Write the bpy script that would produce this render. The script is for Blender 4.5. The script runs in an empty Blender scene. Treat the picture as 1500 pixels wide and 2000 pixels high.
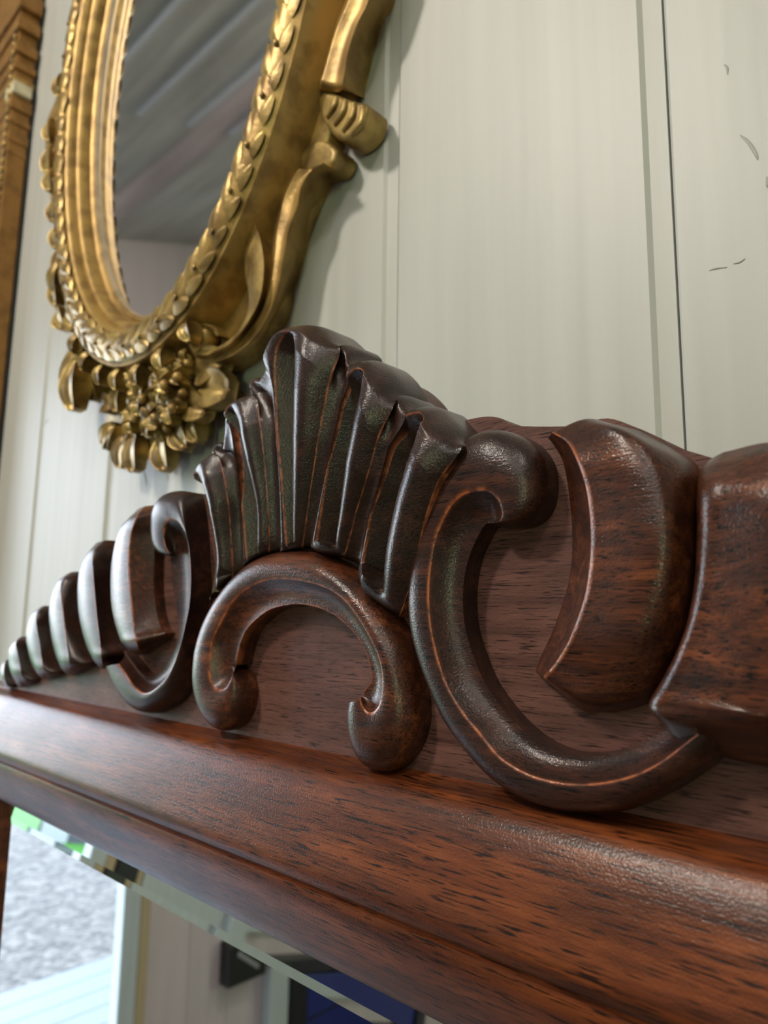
import bpy, bmesh, math, random
import numpy as np
from mathutils import Matrix, Vector
random.seed(7); rng = np.random.default_rng(7)

# ------------------------------------------------------------------ camera
sc = bpy.context.scene
FPX = 1387.0; D = 0.18; CZ = 1.60                 # focal length in px (1500 wide), distance to the carved board, eye height
Xc = np.array([1480., 191., 1387.]); Xc /= np.linalg.norm(Xc)
Zc = np.array([126., 0., -FPX]); Zc[1] = -(Zc[0]*Xc[0] + Zc[2]*Xc[2])/Xc[1]; Zc /= np.linalg.norm(Zc)
Yc = np.cross(Zc, Xc); R3 = np.array([Xc, Yc, Zc])
cd = bpy.data.cameras.new('camera'); cam = bpy.data.objects.new('camera', cd); sc.collection.objects.link(cam)
M4 = Matrix([[*R3[0], 0], [*R3[1], -D], [*R3[2], CZ], [0, 0, 0, 1]]); cam.matrix_world = M4
cd.sensor_fit = 'HORIZONTAL'; cd.sensor_width = 36.0; cd.lens = 36.0*FPX/1500.0
cd.clip_start = 0.01; cd.clip_end = 100
cd.dof.use_dof = True; cd.dof.focus_distance = 0.222; cd.dof.aperture_fstop = cd.lens/1.9
sc.camera = cam
# ------------------------------------------------------------------ world, lights, exposure
w = bpy.data.worlds.new('World'); sc.world = w; w.use_nodes = True
nt = w.node_tree; bg = nt.nodes['Background']
tc = nt.nodes.new('ShaderNodeTexCoord'); sx = nt.nodes.new('ShaderNodeSeparateXYZ'); rp = nt.nodes.new('ShaderNodeValToRGB')
nt.links.new(tc.outputs['Generated'], sx.inputs[0]); nt.links.new(sx.outputs['Z'], rp.inputs[0]); nt.links.new(rp.outputs[0], bg.inputs[0])
rp.color_ramp.elements[0].color = (.86, .93, 1, 1); rp.color_ramp.elements[1].color = (.52, .70, 1, 1)
bg.inputs[1].default_value = 8.0
def area(name, loc, target, size, power, color, shape='RECTANGLE', size_y=None):
    l = bpy.data.lights.new(name, 'AREA'); l.shape = shape; l.size = size; l.size_y = size_y or size
    l.energy = power; l.color = color; o = bpy.data.objects.new(name, l); sc.collection.objects.link(o)
    o.location = loc; o.rotation_euler = (Vector(target)-Vector(loc)).to_track_quat('-Z', 'Y').to_euler(); return o
area('ceiling_lamp_left', (-.66, -1.22, 2.78), (-.35, 0, 1.6), .20, 16, (1, .91, .80), 'DISK')
area('ceiling_lamp_right', (0.45, -.80, 2.62), (-.05, 0, 1.6), .09, 3, (1, .91, .80), 'DISK')
area('fill_light_rear', (0.3, -2.4, 3.2), (0, -1.6, 1.0), 1.8, 26, (1, .93, .86), 'DISK')  # unseen fill light, added to even out the lighting
area('green_light', (1.9, -4.1, 1.45), (-.2, 0, 1.6), .46, 24, (.78, 1, .56), size_y=.85)  # green light added for the highlights; no window is seen there
DOORTOP = 2.32
dl = area('door_portal', (-2.01, -.402, DOORTOP/2), (0, -.402, DOORTOP/2), .94, 1, (1, 1, 1), size_y=DOORTOP); dl.data.cycles.is_portal = True
sc.view_settings.view_transform = 'Standard'; sc.view_settings.look = 'None'
sc.view_settings.exposure = 0.08; sc.view_settings.gamma = 1.0; sc.view_settings.use_curve_mapping = False

# ------------------------------------------------------------------ helpers
def at(px, py, y=0.0):
    """point of the plane Y=y seen at photograph pixel (px, py)"""
    d = R3 @ np.array([(px-750)/FPX, -(py-1000)/FPX, -1.]); t = (D+y)/d[1]
    return np.array([d[0]*t, y, CZ+d[2]*t])
def crop(x0, y0, s): return lambda p: (x0+p[0]*s, y0+p[1]*s)
K3 = crop(350, 600, .4); K4 = crop(0, 900, 1/3); K5 = crop(350, 1000, .366667); K6 = crop(750, 780, .5)
Q1 = crop(0, 0, .53333); Q2 = crop(500, 0, .2); Q3 = crop(350, 350, .23333); Q4 = crop(80, 550, .26667); QL = crop(0, 0, .2)

def catmull(P, n):
    P = np.asarray(P, float); m = len(P)
    if m == 2: return np.array([P[0]+(P[1]-P[0])*t for t in np.linspace(0, 1, n)])
    E = np.concatenate([[2*P[0]-P[1]], P, [2*P[-1]-P[-2]]]); out = []
    for t in np.linspace(0, m-1, n):
        i = min(int(t), m-2); u = t-i; a, b, c, d = E[i], E[i+1], E[i+2], E[i+3]
        out.append(.5*(2*b+(c-a)*u+(2*a-5*b+4*c-d)*u*u+(3*b-a-3*c+d)*u**3))
    return np.array(out)

def mesh_obj(name, V, F, mat, parent=None, smooth=True, wear=None):
    me = bpy.data.meshes.new(name); me.from_pydata([tuple(map(float, v)) for v in V], [], [tuple(map(int, f)) for f in F])
    me.update()
    if smooth: me.polygons.foreach_set('use_smooth', [True]*len(me.polygons))
    if wear is not None:
        a = me.attributes.new('wear', 'FLOAT', 'POINT'); a.data.foreach_set('value', np.asarray(wear, dtype=np.float32))
    me.materials.append(mat); o = bpy.data.objects.new(name, me); sc.collection.objects.link(o)
    if parent: o.parent = parent
    return o
def thing(name, label=None, cat=None, loc=(0, 0, 0), group=None, kind=None):
    o = bpy.data.objects.new(name, None); o.empty_display_size = .02; sc.collection.objects.link(o); o.location = loc
    tag(o, label, cat, group, kind); return o
def tag(o, label=None, cat=None, group=None, kind=None):
    if label: o['label'] = label
    if cat: o['category'] = cat
    if group: o['group'] = group
    if kind: o['kind'] = kind
    return o
def box(name, x0, x1, y0, y1, z0, z1, mat, parent=None, bev=0.0, seg=2):
    bm = bmesh.new(); bmesh.ops.create_cube(bm, size=1)
    for v in bm.verts: v.co = Vector(((x0+x1)/2+v.co.x*(x1-x0), (y0+y1)/2+v.co.y*(y1-y0), (z0+z1)/2+v.co.z*(z1-z0)))
    if bev: bmesh.ops.bevel(bm, geom=list(bm.edges), offset=bev, segments=seg, affect='EDGES', profile=.6)
    me = bpy.data.meshes.new(name); bm.to_mesh(me); bm.free(); me.materials.append(mat)
    o = bpy.data.objects.new(name, me); sc.collection.objects.link(o)
    if parent: o.parent = parent
    return o
def prism(name, pts, axis, a, b, mat, parent=None, smooth=False):
    """closed 2D outline extruded along axis ('x': pts are (y,z); 'y': (x,z); 'z': (x,y))"""
    n = len(pts); V = []
    for t in (a, b):
        for p in pts: V.append({'x': (t, p[0], p[1]), 'y': (p[0], t, p[1]), 'z': (p[0], p[1], t)}[axis])
    F = [tuple(range(n))[::-1], tuple(range(n, 2*n))]+[(i, (i+1) % n, n+(i+1) % n, n+i) for i in range(n)]
    o = mesh_obj(name, V, F, mat, parent, smooth=smooth)
    bm = bmesh.new(); bm.from_mesh(o.data); bmesh.ops.recalc_face_normals(bm, faces=bm.faces)
    if smooth:
        bm.to_mesh(o.data); bm.free(); o.data.set_sharp_from_angle(angle=math.radians(28)); return o
    bm.to_mesh(o.data); bm.free(); return o

def span_pts(A, B, hA, hB, kind, n, b):
    """plan points / heights between two rails, u excludes the end"""
    wd = np.linalg.norm(B-A, axis=1); P = []; Hh = []; U = []
    us = np.linspace(0, 1, n+1)[:-1]
    us = np.sort(np.unique(np.concatenate([us, [.035, .965]])))
    for u in us:
        p, q = u, u
        if kind == 'ell': p, q = 1-math.cos(u*math.pi/2), math.sin(u*math.pi/2)
        if kind == 'elr': p, q = math.sin(u*math.pi/2), 1-math.cos(u*math.pi/2)
        if kind == 'wall': p, q = u*.25 if u < .8 else .2+(u-.8)*4, min(1, u*1.15)
        P.append(A+(B-A)*p); Hh.append(hA+(hB-hA)*q+b*wd*math.sin(math.pi*u)); U.append(u)
    return P, Hh, U
def rails(name, stations, heights, spans, mat, parent, K, ybase=0.0, n=60, skirt=(None, None), taper=None, wear_rails=(), cap=True, world=None, xf=None, bury=.003, grooves=None):
    """stations: list of tuples of traced points, one per rail.  heights: list per rail (number or per-station list), toward the viewer.
    A surface runs through the rails with the given cross-section between them."""
    m = len(stations); k = len(heights)
    Hs = np.array([[h[i] if isinstance(h, (list, tuple)) else h for h in heights] for i in range(m)], float)
    if taper:
        for i, f in taper.items(): Hs[i % m] *= f
    P = np.zeros((m, k, 3))
    for i in range(m):
        for j in range(k):
            a = at(*K(stations[i][j]), ybase-Hs[i, j]); P[i, j] = (a[0], Hs[i, j], a[2])
    C = np.stack([catmull(P[:, j], n) for j in range(k)], 1)        # n,k,3 as (x,h,z)
    if xf: C = xf(C)
    cols = []; wear = []
    if skirt[0] is not None:
        p = C[:, 0].copy(); p[:, 1] = -bury; cols.append(p); wear.append(0)
        p = C[:, 0].copy(); p[:, 1] *= .5; cols.append(p); wear.append(0)
    for j in range(k-1):
        kind, nn, b = spans[j]
        A = C[:, j][:, [0, 2]]; B = C[:, j+1][:, [0, 2]]
        if kind == 'spl':
            c0, c1 = C[:, j], C[:, j+1]; cm = C[:, j-1] if j > 0 and spans[j-1][0] == 'spl' else 2*c0-c1
            cp = C[:, j+2] if j+2 < k and j+1 < len(spans) and spans[j+1][0] == 'spl' else 2*c1-c0
            U = np.linspace(0, 1, nn+1)[:-1]; Pp = []; Hh = []
            for u in U:
                q = .5*(2*c0+(c1-cm)*u+(2*cm-5*c0+4*c1-cp)*u*u+(3*c0-cm-3*c1+cp)*u**3); Pp.append(q[:, [0, 2]]); Hh.append(q[:, 1])
        else: Pp, Hh, U = span_pts(A, B, C[:, j, 1], C[:, j+1, 1], kind, nn, b)
        for q, (p, h, u) in enumerate(zip(Pp, Hh, U)):
            cols.append(np.stack([p[:, 0], h, p[:, 1]], 1))
            wr = 0
            if j in wear_rails: wr = max(wr, 1-u/.04)
            if j+1 in wear_rails: wr = max(wr, 1-(1-u)/.04)
            wear.append(max(0, wr))
    cols.append(C[:, -1].copy()); wear.append(1 if (k-1) in wear_rails else 0)
    if skirt[1] is not None:
        p = C[:, -1].copy(); p[:, 1] *= .5; cols.append(p); wear.append(0)
        p = C[:, -1].copy(); p[:, 1] = -bury; cols.append(p); wear.append(0)
    G = np.stack(cols, 1)                                   # n, c, 3
    if grooves: G = grooves(G)
    c = G.shape[1]
    V = np.zeros_like(G); V[..., 0] = G[..., 0]; V[..., 1] = ybase-G[..., 1]; V[..., 2] = G[..., 2]
    V = V.reshape(-1, 3); W = np.tile(np.array(wear, float), n)
    F = [(i*c+j, i*c+j+1, (i+1)*c+j+1, (i+1)*c+j) for i in range(n-1) for j in range(c-1)]
    if cap:
        F.append(tuple(j for j in range(c))[::-1]); F.append(tuple((n-1)*c+j for j in range(c)))
    o = mesh_obj(name, V, F, mat, parent, wear=W)
    bm = bmesh.new(); bm.from_mesh(o.data); bmesh.ops.remove_doubles(bm, verts=bm.verts, dist=1e-6)
    bmesh.ops.recalc_face_normals(bm, faces=bm.faces)
    s = sum(f.normal.y*f.calc_area() for f in bm.faces)
    if s > 0: bmesh.ops.reverse_faces(bm, faces=bm.faces)
    bm.to_mesh(o.data); bm.free(); o.data.set_sharp_from_angle(angle=math.radians(75))
    return o

# ------------------------------------------------------------------ materials
def new_mat(name):
    m = bpy.data.materials.new(name); m.use_nodes = True; t = m.node_tree
    return m, t, t.nodes['Principled BSDF']
def N(t, typ, **kw):
    n = t.nodes.new(typ)
    for a, b in kw.items():
        if a in n.inputs: n.inputs[a].default_value = b
        else: setattr(n, a, b)
    return n
def ramp(t, stops):
    r = N(t, 'ShaderNodeValToRGB'); e = r.color_ramp.elements
    while len(e) < len(stops): e.new(.5)
    for i, (p, c) in enumerate(stops): e[i].position = p; e[i].color = (*c, 1)
    return r
def mix(t, fac, a, b, mode='MIX'):
    m = N(t, 'ShaderNodeMix', data_type='RGBA', blend_type=mode)
    for s, i in ((fac, 0), (a, 6), (b, 7)):
        if hasattr(s, 'links') or isinstance(s, bpy.types.NodeSocket): t.links.new(s, m.inputs[i])
        elif isinstance(s, (int, float)): m.inputs[i].default_value = s
        else: m.inputs[i].default_value = (*s, 1)
    return m.outputs[2]
def wood(name, dark, mid, light, orange, rough=(.30, .50), coat=.42, gscale=1., wearamt=1., mottled=.5, bump=.6):
    m, t, bs = new_mat(name); L = t.links.new
    co = N(t, 'ShaderNodeNewGeometry').outputs['Position']
    def tex(scale, det=4, nscale=1., dist=0.):
        mp = N(t, 'ShaderNodeMapping'); mp.inputs['Scale'].default_value = scale; L(co, mp.inputs[0])
        n = N(t, 'ShaderNodeTexNoise', Scale=nscale, Detail=det, Roughness=.6, Distortion=dist); L(mp.outputs[0], n.inputs['Vector']); return n.outputs['Fac']
    g = gscale
    band = tex((18*g, 210*g, 210*g), 5, dist=.6); blot = tex((26, 55, 55), 4); pore = tex((110*g, 2100*g, 2100*g), 2); line = tex((14*g, 900*g, 900*g), 4, dist=.3)
    fine = tex((1500, 1500, 1500), 2)
    c1 = ramp(t, [(.25, dark), (.5, mid), (.75, light)]); L(band, c1.inputs[0])
    c2 = ramp(t, [(.42, (0, 0, 0)), (.72, (1, 1, 1))]); L(blot, c2.inputs[0])
    base = mix(t, c2.outputs[0], c1.outputs[0], tuple(x*(1-mottled) for x in mid))
    pr = ramp(t, [(.36, (1, 1, 1)), (.44, (0, 0, 0))]); L(pore, pr.inputs[0])
    lr = ramp(t, [(.34, (.5, .5, .5)), (.46, (0, 0, 0))]); L(line, lr.inputs[0])
    base = mix(t, lr.outputs[0], base, tuple(x*.9 for x in dark))
    base = mix(t, pr.outputs[0], base, tuple(x*.35 for x in dark))
    at_ = N(t, 'ShaderNodeAttribute', attribute_name='wear')
    wn = ramp(t, [(.40, (.25, .25, .25)), (.58, (1, 1, 1))]); wnoise = tex((260, 260, 260), 3); L(wnoise, wn.inputs[0])
    mul = N(t, 'ShaderNodeMath', operation='MULTIPLY'); L(at_.outputs['Fac'], mul.inputs[0]); L(wn.outputs[0], mul.inputs[1])
    mul2 = N(t, 'ShaderNodeMath', operation='MULTIPLY'); L(mul.outputs[0], mul2.inputs[0]); mul2.inputs[1].default_value = wearamt
    base = mix(t, mul2.outputs[0], base, orange)
    L(base, bs.inputs['Base Color'])
    rr = N(t, 'ShaderNodeMapRange'); rr.inputs['To Min'].default_value = rough[0]; rr.inputs['To Max'].default_value = rough[1]
    L(blot, rr.inputs[0]); L(rr.outputs[0], bs.inputs['Roughness'])
    bs.inputs['Coat Weight'].default_value = coat; bs.inputs['Coat Roughness'].default_value = .15
    bs.inputs['Specular IOR Level'].default_value = .26
    ad = N(t, 'ShaderNodeMath', operation='MULTIPLY_ADD'); L(pore, ad.inputs[0]); ad.inputs[1].default_value = .6; L(fine, ad.inputs[2])
    bp = N(t, 'ShaderNodeBump', Strength=bump, Distance=.00022); L(ad.outputs[0], bp.inputs['Height']); L(bp.outputs[0], bs.inputs['Normal']); L(bp.outputs[0], bs.inputs['Coat Normal'])
    return m
ORANGE = (.42, .115, .035)
M_carve = wood('carved mahogany', (.010, .004, .0025), (.038, .013, .008), (.100, .031, .014), ORANGE)
M_lobe = wood('red mahogany', (.010, .0035, .002), (.072, .020, .008), (.21, .058, .018), ORANGE, rough=(.26, .46), coat=.5)
M_shell = wood('dark stained mahogany', (.010, .005, .004), (.034, .014, .009), (.070, .026, .015), (.40, .12, .05), rough=(.32, .5))
M_board = wood('flat mahogany', (.048, .020, .015), (.130, .056, .044), (.180, .078, .060), ORANGE, rough=(.42, .6), coat=.08, mottled=.35)
M_rail = wood('polished mahogany', (.026, .007, .0025), (.125, .030, .008), (.25, .068, .017), ORANGE, rough=(.30, .46), coat=.26, gscale=.8, mottled=.45, bump=.5)

def paint(name, col, streak=.06, rough=.45, sc_=(90, 90, 3)):
    m, t, bs = new_mat(name); L = t.links.new; co = N(t, 'ShaderNodeNewGeometry').outputs['Position']
    mp = N(t, 'ShaderNodeMapping'); mp.inputs['Scale'].default_value = sc_; L(co, mp.inputs[0])
    n = N(t, 'ShaderNodeTexNoise', Scale=1., Detail=5.); L(mp.outputs[0], n.inputs['Vector'])
    r = ramp(t, [(.3, tuple(c*(1-streak) for c in col)), (.7, tuple(min(1, c*(1+streak)) for c in col))]); L(n.outputs['Fac'], r.inputs[0])
    L(r.outputs[0], bs.inputs['Base Color']); bs.inputs['Roughness'].default_value = rough
    n2 = N(t, 'ShaderNodeTexNoise', Scale=260., Detail=3.); L(co, n2.inputs['Vector'])
    ad = N(t, 'ShaderNodeMath', operation='MULTIPLY_ADD'); L(n.outputs['Fac'], ad.inputs[0]); ad.inputs[1].default_value = 4.; L(n2.outputs['Fac'], ad.inputs[2])
    bp = N(t, 'ShaderNodeBump', Strength=.10, Distance=.0006); L(ad.outputs[0], bp.inputs['Height']); L(bp.outputs[0], bs.inputs['Normal'])
    return m
M_wall = paint('cream board paint', (.475, .475, .445))
M_wallr = paint('greige board paint', (.52, .45, .46), rough=.6, sc_=(20, 20, 2))
M_white = paint('white gloss trim paint', (.44, .49, .50), rough=.35)
M_porch = paint('pale grey porch paint', (.13, .15, .155), rough=.5)
M_dark = paint('black plastic', (.012, .012, .014), rough=.3)
M_grey = paint('grey metal', (.25, .26, .27), rough=.3)
M_blue = paint('navy blue lacquer', (.012, .022, .16), rough=.3)
M_ceil = paint('weathered dark ceiling board', (.31, .295, .265), streak=.35, rough=.45, sc_=(3, 30, 30))
M_ceil2 = paint('weathered brown ceiling board', (.34, .27, .265), streak=.35, rough=.45, sc_=(3, 30, 30))
M_glint = paint('pale grey painted glint', (.55, .58, .66), rough=.4)  # pale colour stands in for glints of door light
M_tan = paint('tan wood trim', (.42, .33, .20), rough=.5)
M_floor = paint('brown floor board', (.10, .07, .05), streak=.2, rough=.45, sc_=(30, 4, 4))
M_fascia = paint('dark grey siding', (.03, .034, .04), rough=.6)
def gravel():
    m, t, bs = new_mat('grey gravel'); L = t.links.new; co = N(t, 'ShaderNodeNewGeometry').outputs['Position']
    v = N(t, 'ShaderNodeTexVoronoi', Scale=32.); L(co, v.inputs['Vector'])
    n = N(t, 'ShaderNodeTexNoise', Scale=9., Detail=8.); L(co, n.inputs['Vector'])
    r = ramp(t, [(.0, (.030, .026, .022)), (.45, (.085, .074, .062)), (1, (.21, .185, .155))]); 
    a = N(t, 'ShaderNodeMath', operation='MULTIPLY_ADD'); L(n.outputs['Fac'], a.inputs[0]); a.inputs[1].default_value = .6; 
    h = N(t, 'ShaderNodeSeparateColor'); L(v.outputs['Color'], h.inputs[0]); b = N(t, 'ShaderNodeMath', operation='MULTIPLY'); L(h.outputs[0], b.inputs[0]); b.inputs[1].default_value = .5
    L(b.outputs[0], a.inputs[2]); L(a.outputs[0], r.inputs[0]); L(r.outputs[0], bs.inputs['Base Color']); bs.inputs['Roughness'].default_value = .8
    bp = N(t, 'ShaderNodeBump', Strength=1., Distance=.02); bp.invert = True; L(v.outputs['Distance'], bp.inputs['Height']); L(bp.outputs[0], bs.inputs['Normal']); return m
M_gravel = gravel()
M_grass = paint('lawn green', (.035, .15, .008), streak=.25, rough=.8, sc_=(30, 30, 30))
def gold(name, base, dark, rough=.40, metal=.45, amt=.5):
    m, t, bs = new_mat(name); L = t.links.new; co = N(t, 'ShaderNodeNewGeometry').outputs['Position']
    n = N(t, 'ShaderNodeTexNoise', Scale=70., Detail=6.); L(co, n.inputs['Vector'])
    r = ramp(t, [(.38, dark), (.38+.35*amt, base)]); L(n.outputs['Fac'], r.inputs[0]); L(r.outputs[0], bs.inputs['Base Color'])
    bs.inputs['Roughness'].default_value = rough; bs.inputs['Metallic'].default_value = metal
    n2 = N(t, 'ShaderNodeTexNoise', Scale=420., Detail=3.); L(co, n2.inputs['Vector'])
    bp = N(t, 'ShaderNodeBump', Strength=.3, Distance=.0007); L(n2.outputs['Fac'], bp.inputs['Height']); L(bp.outputs[0], bs.inputs['Normal']); return m
M_gold = gold('gilt paint', (.44, .28, .085), (.26, .155, .045))
M_gold2 = gold('antique gilt', (.46, .32, .10), (.20, .125, .04), rough=.38, metal=.5, amt=.7)
M_golds = gold('side frame gilt', (.34, .17, .045), (.24, .12, .03), rough=.5, metal=.4)
M_mirror, _t, _b = new_mat('mirror glass'); _b.inputs['Metallic'].default_value = 1; _b.inputs['Roughness'].default_value = .012; _b.inputs['Base Color'].default_value = (.90, .93, .93, 1)
M_mirror2, _t, _b = new_mat('old mirror glass'); _b.inputs['Metallic'].default_value = 1; _b.inputs['Roughness'].default_value = .05; _b.inputs['Base Color'].default_value = (.80, .82, .82, 1)

# ------------------------------------------------------------------ room shell
WY = 0.07; LX = -2.0
xs = [LX]; 
for x in (-1.87, -1.725, -1.58, -1.43, -1.28, -1.13, -.98, -.83, -.681, -.5325, -.382, -.2315, -.0918): xs.append(x)
x = -.0918
while x < 2.4: x += .146; xs.append(x)
wall = thing('wall_back', kind='structure')
def plank(a, b, ztop=2.495):
    # board section: flat face, shallow rebated edge on its right side, thin open joint
    e = .0092
    pts = [(a+.0006, WY+.018), (a+.0006, WY+.0012), (a+.0018, WY), (b-e-.0006, WY), (b-e+.0012, WY+.0016), (b-.0006, WY+.0020), (b-.0006, WY+.018)]
    return prism('plank', pts, 'z', 0.0, ztop, M_wall, wall)
for a, b in zip(xs[:-1], xs[1:]): plank(a, b)
box('wall_backing', LX, xs[-1], WY+.0185, WY+.06, 0, 2.495, M_dark, wall)
# small scuffs and a hairline crack in the paint
def scuff(pts, wdt, mat):
    P = catmull([at(*p, WY-.00015) for p in pts], 10); V = []; F = []
    for i, p in enumerate(P):
        hw = wdt*math.sin(math.pi*(.08+.84*i/9)); tg = P[min(9, i+1)]-P[max(0, i-1)]; tg /= np.linalg.norm(tg); nn = np.array([-tg[2], 0, tg[0]])
        V += [p+nn*hw, p+nn*hw*.2+np.array([0, -.0002, 0]), p-nn*hw]
    for i in range(9):
        for k in range(2): F.append((i*3+k, i*3+k+1, i*3+k+4, i*3+k+3))
    mesh_obj('scuff', V, F, mat, wall)
M_scuff = paint('grey scuff mark', (.30, .30, .28))
for pts, wdt in ([[(1446, 264), (1462, 278), (1476, 300), (1480, 312)], .0006], [[(1414, 126), (1420, 132), (1421, 145)], .0004], [[(1385, 528), (1400, 524), (1420, 522)], .0003], [[(1432, 515), (1445, 512), (1455, 505)], .0003],
                 [[(1497, 345), (1499, 356), (1498, 366)], .0006], [[(84, 832), (90, 824), (96, 818)], .0012], [[(278, 915), (283, 930), (286, 948)], .0005], [[(325, 905), (327, 925), (328, 940)], .0005]): scuff(pts, wdt, M_scuff)
FL = 0.0
fl = thing('floor', kind='structure')
for i in range(30): box('floor_board', LX, 2.6, -4.2+i*.1425, -4.2+(i+1)*.1425-.002, -.02, FL, M_floor, fl)
# left wall with an open doorway from y=-.857 to the mirror wall
lw = thing('wall_left', kind='structure')
y = -.9635
while y > -4.2:
    box('plank', LX-.02, LX, y-.14, y-.0015, 0, 4.1, M_wallr, lw); y -= .14
box('plank', LX-.02, LX, -.9625, WY, DOORTOP, 3.0, M_wallr, lw)
box('trim_1', LX-.03, LX+.012, -.93, -.876, 0, DOORTOP, M_white, bev=.004)['kind'] = 'structure'
box('trim_2', LX-.02, LX+.010, -.962, -.9315, 0, DOORTOP, M_tan, bev=.003)['kind'] = 'structure'
box('trim_3', LX-.12, LX+.015, -.875, WY, DOORTOP-.06, DOORTOP, M_white, bev=.004)['kind'] = 'structure'
box('trim_4', LX, LX+.022, -2.3, -1.055, .98, 1.50, M_white, bev=.004)['kind'] = 'structure'
box('trim_5', LX, LX+.020, -1.032, -.9635, .98, 1.50, M_dark, bev=.004)['kind'] = 'structure'
box('trim_6', LX, LX+.020, -1.052, -1.034, .98, 1.50, M_tan, bev=.003)['kind'] = 'structure'
rw = thing('wall_right', kind='structure')
for i in range(22):
    a = -4.2+i*.195; box('plank', 2.56, 2.58, a, a+.192, 0, 4.1, M_wall, rw)
bw = thing('wall_rear', kind='structure')
for i in range(24):
    a = LX+i*.19; box('plank', a, a+.187, -4.24, -4.22, 0, 4.1, M_wallr, bw)
wn_ = thing('added_window_1', kind='structure', loc=(1.9, -4.2, 1.45))  # unseen window frame, added around the green light
for q in ((-.56, -.48, -.66, .66), (.48, .56, -.66, .66), (-.56, .56, -.66, -.58), (-.56, .56, .58, .66), (-.015, .015, -.58, .58)):
    box('added_window_frame', q[0], q[1], -.015, .03, q[2], q[3], M_white, wn_, bev=.004)
# sloped plank ceiling rising away from the mirror wall, boards running along X
ce = thing('ceiling', kind='structure')
sl = .348
def ceil_z(y): return 2.53-sl*y
yy = WY+.05; i = 0
while yy > -4.2:
    y1 = yy-.098
    pts = [(yy, ceil_z(yy)), (y1+.003, ceil_z(y1+.003)), (y1+.003, ceil_z(y1)+.03), (yy, ceil_z(yy)+.03)]
    prism('ceiling_board', pts, 'x', LX-.02, 2.6, M_ceil2 if i % 4 == 2 else M_ceil, ce); yy = y1; i += 1
for ys in (-.215, -.326, -.442, -.55):  # pale strips imitate door-light glints along the ceiling boards
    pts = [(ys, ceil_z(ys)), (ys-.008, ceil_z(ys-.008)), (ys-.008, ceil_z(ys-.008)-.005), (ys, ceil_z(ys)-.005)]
    prism('painted_glint', pts, 'x', -1.31, 1.5, M_glint, ce)
# outdoors beyond the doorway
ps = thing('porch', kind='structure')
for i in range(10): box('porch_board', -3.45+i*.133, -3.45+(i+1)*.133-.004, -1.9, .6, -.10, 0.0, M_porch, ps, bev=.003)
gv = box('floor_yard', -7.2, -3.455, -6, 6, -.3, -.02, M_gravel); tag(gv, kind='structure')
ls = box('lawn', -30, -7.2, -20, 20, -.3, -.02, M_grass); tag(ls, 'bright green lawn beyond the gravel yard', 'grass', kind='stuff')
sh = thing('shed', 'dark grey shed with a lighter door beyond the gravel yard', 'shed', (-9.0, -4.4, -.02))
for i in range(12): box('siding_board', 0, .05, -1.0, .45, i*.2, i*.2+.19, M_fascia, sh)
box('door', .05, .09, .10, .44, 0, 1.9, M_grey, sh, bev=.01)
prism('roof', [(-1.2, 2.41), (-.3, 2.9), (.6, 2.41), (.6, 2.391), (-1.2, 2.391)], 'x', -1.2, .2, M_fascia, sh)

# things along the left wall, seen in the big mirror
bx = thing('wall_box', 'black box with a grey diagonal bar low on the greige wall', 'box', (LX, -1.285, .545))
box('case', 0, .05, -.072, .072, -.062, .062, M_dark, bx, bev=.006)
b_ = box('bar', .05, .056, -.05, .05, -.007, .007, M_grey, bx, bev=.003); b_.rotation_euler = (math.radians(38), 0, 0)
pst = box('post', LX, LX+.05, -1.455, -1.38, 0, 2.2, M_white, bev=.006); tag(pst, 'pale square post against the greige wall beside the blue cabinet', 'post')
bc = thing('cabinet', 'navy blue cabinet with a black frame against the greige wall', 'cabinet', (LX, -1.868, 0))
box('body', .0, .05, -.50, .335, 0, .86, M_blue, bc, bev=.006)
box('frame_post', .0, .06, .34, .405, 0, .92, M_dark, bc, bev=.006); box('frame_post', .0, .06, -.56, -.505, 0, .92, M_dark, bc, bev=.006)
box('top', .0, .055, -.504, .339, .865, .91, M_dark, bc, bev=.004)
for q, zz_ in enumerate((.28, .57)): box('shelf_edge', .05, .053, -.49, .33, zz_, zz_+.006, M_dark, bc)

# ------------------------------------------------------------------ the carved mahogany mirror
XC = -.2020
mir = thing('wall_mirror', 'carved dark mahogany mirror with shell and scroll crest over edge-cut glass', 'mirror', (0, 0, 0))
def mirror_px(C):
    C = C.copy(); C[..., 0] = 2*XC-C[..., 0]; return C
zseam = CZ-.261*D
# crest backboard outline (right half traced along its rear edge, mirrored)
rt = [(654, 655), (722, 682), (745, 710), (778, 738), (822, 758), (854, 786), (878, 820), (898, 840), (942, 850), (1010, 839), (1045, 842), (1075, 856), (1180, 858), (1245, 845), (1300, 862), (1350, 884), (1385, 902)]
half = [at(*p, .020) for p in rt]; half = [(p[0], p[2]) for p in half if p[0] > XC+.006]
last = half[-1]
extra = [(XC+.165, CZ+.030), (XC+.195, CZ+.012), (XC+.225, CZ-.004), (XC+.255, CZ-.018), (XC+.285, CZ-.030), (XC+.300, CZ-.040), (XC+.306, zseam)]
hl = [(XC, half[0][1]+.0005)]+half+extra
hlL = [(2*XC-a+.002, b-.003) for a, b in hl]
def dens(P, n=8):
    out = []
    for a, b in zip(P[:-1], P[1:]):
        for t in range(n): out.append((a[0]+(b[0]-a[0])*t/n, a[1]+(b[1]-a[1])*t/n))
    return out+[P[-1]]
hr = catmull(hl[:-1], 90).tolist()+[hl[-1]]
outl = hr+[(2*XC-a+.0015, b-.002) for a, b in reversed(hr[1:])]
prism('crest_board', outl, 'y', 0.0, .024, M_board, mir, smooth=True)

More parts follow.
